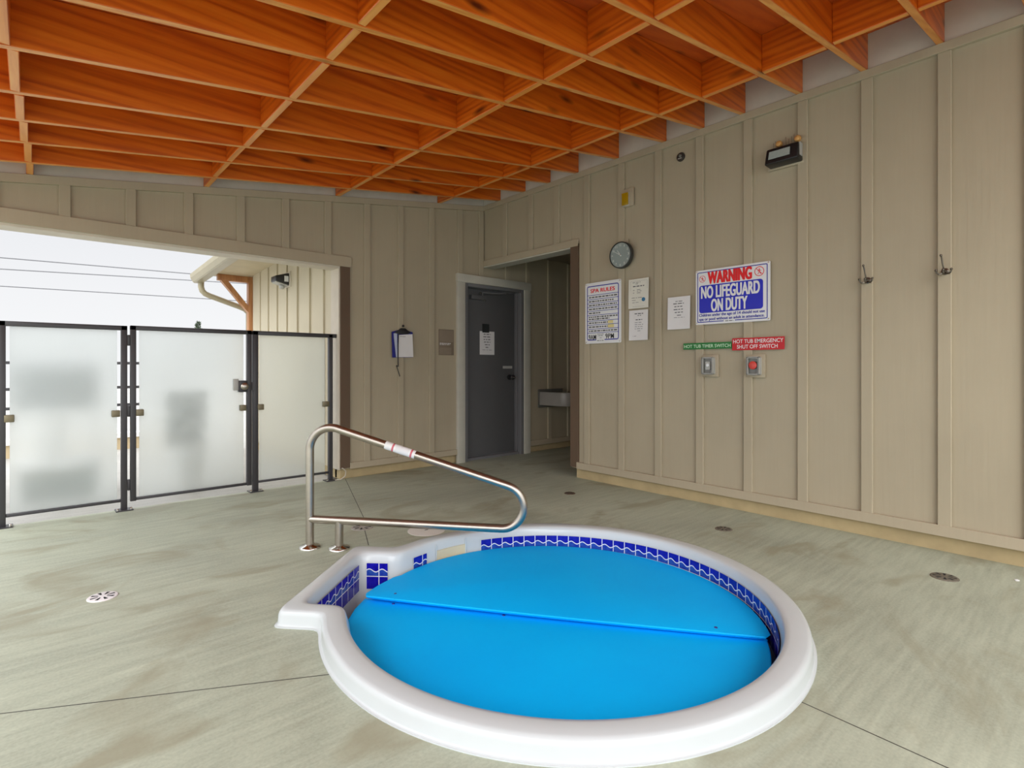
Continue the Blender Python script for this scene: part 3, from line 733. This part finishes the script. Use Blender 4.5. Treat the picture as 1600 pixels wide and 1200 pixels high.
MB().quad(.275, .335, H_ * (1 - .685), H_ * (1 - .637), .0040).quad(.275, .345, H_ * (1 - .752), H_ * (1 - .70), .0040).build('yellow_patch', M['yellow'], t)
text_mb(MB(), '9AM', .042, .135, H_ * .065, H_ * .145, .0038, .004, 1.1, .0016).build('opening_hour', M['ink_black'], t)
text_mb(MB(), '9PM', .245, .345, H_ * .072, H_ * .152, .0038, .004, 1.1, .0016).build('closing_hour', M['ink_black'], t)
mb = MB(); rnd = random.Random(9)
greek(mb, .15, .225, H_ * .15, .006, .0038, rnd, .02); greek(mb, .155, .22, H_ * .125, .006, .0038, rnd, .02); greek(mb, .18, .2, H_ * .09, .006, .0038, rnd, .02); greek(mb, .145, .23, H_ * .045, .006, .0038, rnd, .03)
mb.build('small_print', M['ink'], t)
for x, y in ((.014, .014), (W_ - .014, .014), (.014, H_ - .014), (W_ - .014, H_ - .014)): screw(t, x, y)
# framed permit and papers
def paper(name, label, cat, y, z, w_, h_, mat, rows, seed, border=False, curl=.006):
    t = onR(name, label, cat, y, z)
    mb = MB(); n = 8
    top = [[mb.bm.verts.new((w_ * i / n, h_ * j / n, .0012 + curl * (abs(i / n - .5) * 2) ** 3 * (1 - j / n))) for j in range(n + 1)] for i in range(n + 1)]
    bot = [[mb.bm.verts.new((v.co.x, v.co.y, v.co.z - .0008)) for v in c] for c in top]
    for i in range(n):
        for j in range(n):
            mb.bm.faces.new((top[i][j], top[i + 1][j], top[i + 1][j + 1], top[i][j + 1])); mb.bm.faces.new((bot[i][j], bot[i][j + 1], bot[i + 1][j + 1], bot[i + 1][j]))
    for i in range(n): 
        for G in ((i, 0), (i, n)): mb.bm.faces.new((top[G[0]][G[1]], top[G[0] + 1][G[1]], bot[G[0] + 1][G[1]], bot[G[0]][G[1]]))
        for G in ((0, i), (n, i)): mb.bm.faces.new((top[G[0]][G[1]], top[G[0]][G[1] + 1], bot[G[0]][G[1] + 1], bot[G[0]][G[1]]))
    mb.build('sheet', mat, t, smooth=True)
    mb = MB(); rnd = random.Random(seed)
    for a, b, yy, hh in rows: greek(mb, w_ * a, w_ * b, h_ * yy, hh, .0026, rnd, w_ * .16)
    if border: mb.rring(w_ * .09, w_ * .93, h_ * .06, h_ * .93, .003, .0012, .0026)
    mb.build('print', M['ink'], t)
    return t
t = paper('permit_certificate', 'cream permit sheet with a round blue seal, beside the spa rules sign', 'certificate', 2.931, 1.625, .210, .262, M['paper_old'], [(.2, .6, .88, .004), (.35, .5, .83, .004), (.22, .78, .75, .009), (.22, .3, .62, .004), (.42, .62, .63, .004), (.42, .66, .58, .004), (.22, .28, .53, .004), (.42, .6, .52, .004), (.15, .7, .36, .004), (.15, .35, .28, .003), (.15, .55, .2, .003)], 11, True)
MB().lathe([(.018, 0), (.018, .001)], 24, 'z', (.157, .075, .003)).build('seal', simple('blue_seal', (.03, .16, .30, 1), .4), t)
paper('posted_letter', 'white letter posted directly below the cream permit sheet', 'notice', 2.926, 1.341, .198, .268, M['paper'], [(.3, .75, .88, .008), (.45, .65, .82, .006), (.35, .7, .68, .008), (.3, .7, .59, .004), (.3, .75, .52, .004), (.3, .72, .45, .004), (.3, .72, .38, .004), (.45, .6, .31, .004), (.1, .4, .14, .003)], 12)
paper('posted_notice', 'white typed notice hanging alone, left of the lifeguard warning sign', 'notice', 2.532, 1.418, .208, .27, M['paper'], [(.35, .68, .86, .005), (.25, .72, .79, .007), (.3, .7, .70, .007), (.27, .68, .61, .007), (.32, .68, .52, .007), (.42, .6, .43, .006), (.28, .75, .36, .003)], 13)
# warning sign
W_, H_ = .590, .435
t = onR('warning_sign', 'large white and blue lifeguard warning sign with red heading', 'sign', 2.273, 1.443)
MB().rrect(0, W_, 0, H_, .008, 0, .003).build('board', M['white'], t)
def FX(f): return W_ * f
def FYy(f): return H_ * (1 - f)
MB().rring(FX(.022), FX(.968), FYy(.962), FYy(.035), .012, .0065, .0036, gap=(FX(.40), FX(.55))).build('border', M['ink_blue'], t)
MB().rrect(FX(.05), FX(.912), FYy(.79), FYy(.283), .022, .003, .0037).build('blue_panel', M['blue_panel'], t)
text_mb(MB(), 'WARNING', FX(.172), FX(.775), FYy(.268), FYy(.045), .0045, .024, 1.05, .0038).build('heading', M['ink_red'], t)
text_mb(text_mb(MB(), 'NO LIFEGUARD', FX(.077), FX(.874), FYy(.525), FYy(.302), .0046, .02, 1.04, .0024), 'ON DUTY', FX(.222), FX(.718), FYy(.772), FYy(.545), .0046, .02, 1.04, .0024).build('lettering', M['white'], t)
text_mb(text_mb(MB(), 'Children under the age of 14 should not use', FX(.05), FX(.935), FYy(.872), FYy(.803), .0040, .012, 1.02, .0008), 'spa or pool without an adult in attendance.', FX(.05), FX(.93), FYy(.945), FYy(.878), .0040, .012, 1.02, .0008).build('small_lettering', M['ink_blue'], t)
greek(MB(), FX(.42), FX(.53), FYy(.958), .006, .0040, random.Random(2), .02).build('maker_print', M['ink'], t)
for fx, fy, r in ((.098, .162, .027), (.865, .152, .036)):
    cx, cy = FX(fx), FYy(fy); mb = MB(); n = 32
    for k in range(n):
        a, b = 2 * math.pi * k / n, 2 * math.pi * (k + 1) / n
        mb.bm.faces.new([mb.bm.verts.new((cx + q * math.cos(c), cy + q * math.sin(c), .0040)) for q, c in ((r, a), (r, b), (r * .86, b), (r * .86, a))])
    d = Vector((.7071, -.7071)); nn_ = Vector((.7071, .7071))
    mb.bm.faces.new([mb.bm.verts.new((cx + (d * s1 + nn_ * s2).x * r, cy + (d * s1 + nn_ * s2).y * r, .0042)) for s1, s2 in ((-.9, -.06), (.9, -.06), (.9, .06), (-.9, .06))])
    pg = mb.build('prohibition_ring', M['ink_red'], t)
    mb = MB()   # little standing figure
    mb.lathe([(r * .13, .0038), (r * .13, .0039)], 12, 'z', (cx, cy + r * .45, 0))
    for p in (((-.12, .3), (.12, .3), (.1, -.1), (-.1, -.1)), ((-.12, .28), (-.42, .05), (-.36, -.02), (-.1, .16)), ((.12, .28), (.42, .12), (.38, .03), (.1, .16)), ((-.1, -.08), (.02, -.08), (-.2, -.6), (-.34, -.6)), ((-.02, -.08), (.1, -.08), (.36, -.52), (.24, -.6))):
        mb.bm.faces.new([mb.bm.verts.new((cx + a * r, cy + b * r, .0039)) for a, b in p])
    mb.build('figure', M['ink_red'], pg)
for x, y in ((.012, .012), (W_ - .012, .012), (.012, H_ - .012), (W_ - .012, H_ - .012)): screw(t, x, y)
# switch labels
t = onR('switch_label', 'green strip label naming the timer switch below it', 'label', 2.386, 1.246)
MB().box(0, .411, 0, .052, 0, .002).build('plate', M['green_sign'], t)
text_mb(MB(), 'HOT TUB TIMER SWITCH', .008, .403, .012, .038, .0024, .008).build('lettering', simple('pale_green_ink', (.58, .80, .56, 1), .5), t)
t = onR('switch_label', 'red two-line label naming the emergency shut off switch', 'label', 1.970, 1.230)
MB().box(0, .386, 0, .093, 0, .002).build('plate', M['red_sign'], t)
text_mb(text_mb(MB(), 'HOT TUB EMERGENCY', .008, .378, .053, .082, .0024, .008), 'SHUT OFF SWITCH', .038, .338, .012, .041, .0024, .008).build('lettering', M['white'], t)
# weatherproof switches
def switch(label, y, z, bm_, cat='switch'):
    t = onR('weatherproof_switch', label, cat, y, z, XF + .0095, group='switches on the right wall')
    MB().box(0, .137, -.004, .170, -.010, .012).build('mounting_block', M['siding_trim'], t, bevel=.003)
    c = MB(); c.rrect(.018, .115, .014, .152, .014, .012, .030); c.build('housing', M['grey_plastic'], t, smooth=True)
    MB().rrect(.026, .105, .022, .144, .010, .030, .033).build('panel', M['smoke'], t, smooth=True)
    MB().rring(.019, .113, .016, .150, .016, .010, .056).build('cover_rim', M['grey_plastic'], t)
    mb = MB()
    for a, b, c_, d in ((.019, .029, .016, .150), (.103, .113, .016, .150), (.019, .113, .016, .025), (.019, .113, .141, .150)): mb.box(a, b, c_, d, .030, .056)
    mb.build('cover_frame', M['grey_plastic'], t, bevel=.003)
    if bm_ == 'red_button':
        MB().lathe([(.020, .033), (.022, .040), (.030, .046), (.030, .052), (.022, .056)], 22, 'z', (.066, .088, 0)).build('push_button', M['red_button'], t, smooth=True)
    else:
        MB().rrect(.046, .086, .052, .116, .006, .033, .042).build('timer_plate', M['grey_plastic'], t, smooth=True)
        MB().lathe([(.014, .042), (.013, .054), (.008, .056)], 16, 'z', (.070, .088, 0)).build('timer_knob', M['white'], t, smooth=True)
switch('clear-covered timer switch with white knob, under the green label', 2.222, 1.030, 'white')
switch('clear-covered emergency switch with red button, under the red label', 1.861, 1.028, 'red_button')
# clock
t = onR('wall_clock', 'round dark-rimmed wall clock with grey-green face above the spa rules', 'clock', 2.996, 2.118)
R_ = .121
MB().lathe([(R_ * .96, 0), (R_, .006), (R_, .040), (R_ * .985, .046), (R_ * .93, .048), (R_ * .90, .040)], 48, 'z').build('case', simple('dark_green_case', (.030, .034, .032, 1), .35), t, smooth=True, ang=40)
MB().lathe([(R_ * .905, .036), (R_ * .905, .041)], 48, 'z').build('face', M['clock_face'], t)
mb = MB()
for k in range(1, 13):
    a = math.radians(90 - 30 * k); r = R_ * .74; cx, cy = r * math.cos(a), r * math.sin(a); hw = .010 if k < 10 else .014
    if k == 1: hw = .004
    text_mb(mb, str(k), cx - hw * .75, cx + hw * .75, cy - .010, cy + .010, .0416, .01)
for k in range(60):
    a = math.radians(6 * k); d = Vector((math.cos(a), math.sin(a))); n_ = Vector((-d.y, d.x)) * .0006
    mb.bm.faces.new([mb.bm.verts.new((q.x, q.y, .0416)) for q in (d * R_ * .85 - n_, d * R_ * .88 - n_, d * R_ * .88 + n_, d * R_ * .85 + n_)])
mb.build('numerals', M['clock_mark'], t)
for nm, ang, ln, wd, z in (('hour_hand', 90 - 30 * 10.83, .058, .0042, .0425), ('minute_hand', 90 - 6 * 50, .082, .0032, .0432)):
    a = math.radians(ang); d = Vector((math.cos(a), math.sin(a))); n_ = Vector((-d.y, d.x)) * wd
    p = [-d * .016 - n_, d * ln - n_ * .4, d * ln + n_ * .4, -d * .016 + n_]
    MB().hexa([(q.x, q.y, z) for q in p] + [(q.x, q.y, z + .0006) for q in p]).build(nm, M['clock_mark'], t)
MB().lathe([(.005, .0418), (.005, .046), (.002, .047)], 14, 'z').build('hub', M['chrome'], t, smooth=True)
MB().box(-.05, .055, .085, .142, -.008, .002).build('mounting_block', M['siding_trim'], t)
# amber strobe
t = onR('alarm_beacon', 'small amber alarm lens on a beige wall plate, high above the clock', 'beacon', 3.010, 2.553, XF + .006)
MB().box(0, .127, 0, .160, -.006, .008).build('back_plate', M['siding_trim'], t, bevel=.003)
MB().box(.012, .088, .006, .128, .008, .018).build('bezel', M['beige_plastic'], t, bevel=.003)
MB().box(.018, .083, .012, .122, .018, .034).build('lens', M['amber'], t, bevel=.004)
# round sensor
t = onR('round_sensor', 'small dark round sensor high on the right wall', 'sensor', 2.421, 2.853, XR - .0005)
MB().lathe([(.037, 0), (.037, .010), (.030, .020), (.024, .022)], 28, 'z').build('body', simple('dark_bronze', (.05, .042, .036, 1), .35, .3), t, smooth=True)
MB().lathe([(.015, .020), (.013, .028), (.006, .032)], 18, 'z', (.004, .006, 0)).build('eye', M['smoke'], t, smooth=True)
MB().box(-.018, .018, -.019, -.013, .0215, .024).build('slot', M['grey_plastic'], t)
# floodlight
t = onR('flood_light', 'black wall floodlight with pale lens and two brass caps on top', 'floodlight', 1.585, 2.615, XR - .001)
MB().box(-.115, .13, -.085, .055, .0, .024).build('mounting_block', M['siding_trim'], t, bevel=.003)
mb = MB(); mb.hexa([(-.10, -.075, .024), (.125, -.075, .024), (.125, -.07, .125), (-.10, -.07, .125), (-.095, .065, .024), (.12, .065, .024), (.12, .045, .10), (-.095, .045, .10)])
mb.build('body', M['black'], t, bevel=.01, seg=3)
# lens on the sloped front face
p = [Vector((-.095, -.06, .1235)), Vector((.12, -.06, .1235)), Vector((.115, .04, .1015)), Vector((-.09, .04, .1015))]
def onq(u, v, d): 
    q = p[0].lerp(p[1], u).lerp(p[3].lerp(p[2], u), v); n_ = (p[1] - p[0]).cross(p[3] - p[0]).normalized(); return q + n_ * d
MB().hexa([onq(u, v, .001) for u, v in ((.10, .24), (.78, .24), (.78, .80), (.10, .80))] + [onq(u, v, .005) for u, v in ((.10, .24), (.78, .24), (.78, .80), (.10, .80))]).build('lens', M['led'], t)
MB().box(.1215, .128, -.045, .045, .045, .085).build('side_label', M['grey_plastic'], t)
for x in (-.028, .098): MB().lathe([(.004, .01), (.021, .035), (.023, .050), (.018, .062), (.008, .067)], 20, 'z', (x, .085, 0)).build('brass_cap', M['brass'], t, smooth=True)
for x in (-.028, .098): MB().tube([(x, .085, .02), (x, .06, .05)], .010, 10).build('cap_stem', M['brass'], t)
for k, x in enumerate((-.075, -.06, .01, .03, .05, .066)): MB().tube([(x, .05, .02), (x - .006, .115 + .01 * (k % 3), .012)], .0016, 6).build('wire', M['plaque'], t)
# coat hooks
def hook(label, y, z):
    t = onR('coat_hook', label, 'coat hook', y, z, group='coat hooks on the right wall')
    MB().lathe([(.020, 0), (.019, .004), (.012, .007), (.009, .014), (.006, .018)], 20, 'z').build('rosette', M['steel_dark'], t, smooth=True)
    def pr(n_, pts):
        MB().tube(pts, .0042, 10).build('prong', M['steel_dark'], t, smooth=True)
        q = pts[-1]; mb = MB(); bmesh.ops.create_uvsphere(mb.bm, u_segments=10, v_segments=8, radius=.0075)
        for v in mb.bm.verts: v.co += Vector(q)
        mb.build('prong_tip', M['steel_dark'], t, smooth=True)
    pr(0, [(0, 0, .012), (-.002, .012, .030), (-.006, .045, .038), (-.008, .075, .046), (-.010, .090, .056)])
    for sx in (-1, 1): pr(1, [(0, -.004, .012), (sx * .010, -.014, .022), (sx * .024, -.018, .032), (sx * .034, -.008, .040), (sx * .036, .006, .042)])
    pr(2, [(0, -.006, .012), (0, -.018, .026), (0, -.020, .044), (0, -.008, .056), (0, .004, .058)])
M['steel_dark'] = simple('tarnished_metal', (.16, .14, .115, 1), .3, .9)
hook('metal coat hook on the batten right of the floodlight', 1.070, 1.660)
hook('metal coat hook on the second batten right of the floodlight', .676, 1.665)

# ------------------------------------------------------------------ things on the back wall
def onB(name, label, cat, x, z, y=None): return thing(name, label, cat, (x, YB - TR - .0005 if y is None else y, z), ROT_B)
t = onB('clipboard', 'blue clipboard with white papers and a pen on a black cord', 'clipboard', 2.93, 1.525)
MB().lathe([(.008, 0), (.008, .012), (.013, .016), (.010, .022)], 12, 'z', (.004, .012, 0)).build('hanger', M['black'], t)
mb = MB(); mb.prism([(-.128, -.055), (-.06, -.035), (.06, -.033), (.122, -.05), (.124, -.318), (-.120, -.322)], 2, .004, .008); mb.build('board', M['clip_blue'], t)
mb = MB(); mb.prism([(-.10, -.062), (-.05, -.030), (-.025, -.012), (.03, -.012), (.05, -.028), (.10, -.056), (.05, -.075), (-.05, -.078)], 2, .008, .019); mb.build('clip', M['black'], t, bevel=.003)
MB().prism([(-.108, -.07), (-.066, -.068), (-.062, -.318), (-.078, -.319)], 2, .0082, .0088).build('paper_sheet', simple('bluish_paper', (.48, .52, .62, 1), .8), t)
MB().prism([(-.05, -.085), (.118, -.070), (.130, -.314), (-.048, -.318)], 2, .0086, .0096).build('paper_sheet', M['paper'], t)
greek(MB(), -.03, .04, -.10, .006, .0102, random.Random(4), .02).build('print', M['ink'], t)
MB().tube([(-.052, -.05, .016), (-.056, -.18, .013), (-.057, -.32, .012), (-.054, -.395, .010), (-.052, -.415, .009), (-.072, -.405, .008), (-.074, -.415, .008)], .0055, 8).build('pen_cord', M['black'], t, smooth=True)
MB().tube([(-.074, -.405, .009), (-.034, -.52, .010)], .0045, 8).build('pen', M['black'], t)
t = onB('room_sign', 'small square brown plaque left of the grey door', 'sign', 3.404, 1.238, YB - .0005)
MB().box(0, .205, 0, .290, 0, .006).build('plate', M['plaque'], t, bevel=.002)
MB().quad(.01, .195, .148, .28, .0064).quad(.01, .17, .01, .085, .0064).build('relief', M['plaque_light'], t)
greek(greek(MB(), .012, .16, .132, .010, .0068, random.Random(6), .02), .012, .15, .118, .006, .0068, random.Random(8), .03).build('print', M['paper'], t)
# wall basin in the alcove
t = thing('wall_basin', 'grey wall-hung basin in the dark alcove beside the door', 'basin', (4.955, YB - TR - .001, .61))
def basin_poly(g_=0): return [(0 + g_, 0), (.42 - g_, 0)] + [(.30 - g_ + (.12) * math.cos(a), -.36 + (.12 - g_) * -math.sin(a)) for a in [k * math.pi / 16 for k in range(9)]] + [(.12 + g_ - .12 * math.sin(a) , -.36 - (.12 - g_) * math.cos(a)) for a in [k * math.pi / 16 for k in range(9)]]
mb = MB(); mb.prism(basin_poly(), 2, 0, .17); mb.build('bowl', M['basin'], t, smooth=True, bevel=.006)
MB().prism([(x * .94 + .012, y * .94 - .005) for x, y in basin_poly()], 2, .1705, .173).build('drain_pan', M['smoke'], t)
MB().box(-.02, .44, -.012, 0, -.035, .205).build('back_plate', M['smoke'], t)

# ------------------------------------------------------------------ outside
t = thing('flood_light', 'black and silver floodlight on the cream siding outside', 'floodlight', (2.235, 6.35, 2.10), (0, 0, 0))
MB().box(-.02, .0, -.05, .16, -.075, .10).build('mounting_block', M['casing_out'], t, bevel=.003)
mb = MB(); mb.hexa([(-.17, -.03, -.02), (-.02, -.03, -.06), (-.02, .14, -.06), (-.17, .14, -.02), (-.17, -.03, .04), (-.02, -.03, .085), (-.02, .14, .085), (-.17, .14, .04)]); mb.build('body', M['black'], t, bevel=.012, seg=3)
MB().hexa([(-.16, -.02, -.032), (-.035, -.02, -.065), (-.035, .13, -.065), (-.16, .13, -.032), (-.16, -.02, -.022), (-.035, -.02, -.055), (-.035, .13, -.055), (-.16, .13, -.022)]).build('lens', M['grey_plastic'], t)
MB().box(-.075, -.03, -.0345, -.030, -.02, .045).build('side_label', M['white'], t)
MB().lathe([(.03, -.06), (.03, -.085), (.015, -.10)], 16, 'z', (-.075, .05, 0)).build('motion_sensor', M['grey_plastic'], t, smooth=True)
for (za, zb, lab, yc) in ((5.53, 5.66, 'upper', 30), (5.07, 5.35, 'middle', 31.5), (4.38, 4.49, 'lowest', 33)):
    k = (zb - za) / (6.2 + .916)
    zz = lambda x: za + k * (x + .916) - .0
    sc = yc / 30; pts = [(x * sc, yc, 1.1 + (zz(x) - 1.1) * sc) for x in (-45, -20, -8, -.9, 3, 6.8, 14, 45)]
    tag(MB().tube(pts, .021, 6).build('power_cable', M['cable'], smooth=True), 'grey overhead power line against the sky, %s of the three' % lab, 'power line', 'overhead power lines')
t = thing('bench_seat', 'pale bench with a dark backrest, blurred behind the left glass panel', 'bench', (.12, 5.80, -.012))
MB().box(-.23, .34, -.02, .34, .30, .36).build('seat', M['cap_white'], t, bevel=.01)
MB().box(-.23, .34, .30, .36, .74, 1.13).build('backrest', M['cushion'], t, bevel=.02)
MB().box(-.10, .10, -.0, .30, .36, .74).build('cushion', M['cap_white'], t, bevel=.02)
for x in (-.22, .30): MB().box(x, x + .04, .30, .36, 0, .75).build('leg', M['cap_white'], t); MB().box(x, x + .04, 0, .05, 0, .30).build('leg', M['cap_white'], t)
MB().box(-.22, .33, .02, .06, .03, .27).build('under_seat_shade', M['leaf'], t)  # dark sheet standing in for the shadow beneath the bench seat
t = thing('planter_shrub', 'dark low shrub in a pot, blurred behind the glass gate', 'potted plant', (1.08, 5.75, -.012))
MB().lathe([(.11, 0), (.15, .30), (.16, .36), (.14, .37)], 24, 'z').build('pot', M['cap_white'], t, smooth=True)
mb = MB(); rnd = random.Random(21)
for k in range(520):
    c = Vector((rnd.uniform(-.15, .15), rnd.uniform(-.13, .13), rnd.uniform(.40, .88))); d = Vector((rnd.uniform(-1, 1), rnd.uniform(-1, 1), rnd.uniform(-.5, 1))).normalized(); s_ = d.orthogonal().normalized() * .014
    v = [mb.bm.verts.new(q) for q in (c - d * .035, c + s_, c + d * .04, c - s_)]; mb.bm.faces.new(v)
mb.build('foliage', M['leaf'], t)
t = thing('garden_wall', 'low tan garden wall with white coping, glimpsed beyond the glass gate', 'wall', (0, 9.0, -.012))
MB().box(-6, 1.9, 0, .2, 0, .16).build('wall_body', M['plinth'], t); MB().box(-6, 1.95, -.03, .23, .16, .22).build('coping', M['cap_white'], t)
t = thing('metal_railing', 'black metal railing on the low garden wall outside', 'railing', (0, 9.1, .208))
for x in [-5.5 + 1.0 * k for k in range(8)]: MB().box(x - .02, x + .02, -.02, .02, 0, .98).build('post', M['black_metal'], t)
for z in (.38, .62, .95): MB().box(-5.52, 1.52, -.012, .012, z - .018, z + .018).build('rail', M['black_metal'], t)
t = thing('distant_tree', 'tip of a dark tree just showing over the top rail of the gate', 'tree', (4.1, 20, -.012))
MB().tube([(0, 0, 0), (.02, 0, 1.3), (-.02, 0, 2.2)], .06, 8, radii=[.09, .06, .02]).build('trunk', M['bark'], t)
mb = MB(); rnd = random.Random(5)
for k in range(420):
    z = rnd.uniform(.7, 2.6); w_ = .42 * (2.68 - z) / 2; c = Vector((rnd.gauss(0, w_), rnd.gauss(0, w_), z)); d = Vector((rnd.uniform(-1, 1), rnd.uniform(-1, 1), rnd.uniform(-.3, 1))).normalized(); s_ = d.orthogonal().normalized() * .03
    mb.bm.faces.new([mb.bm.verts.new(q) for q in (c - d * .07, c + s_, c + d * .08, c - s_)])
mb.build('crown', M['leaf'], t)
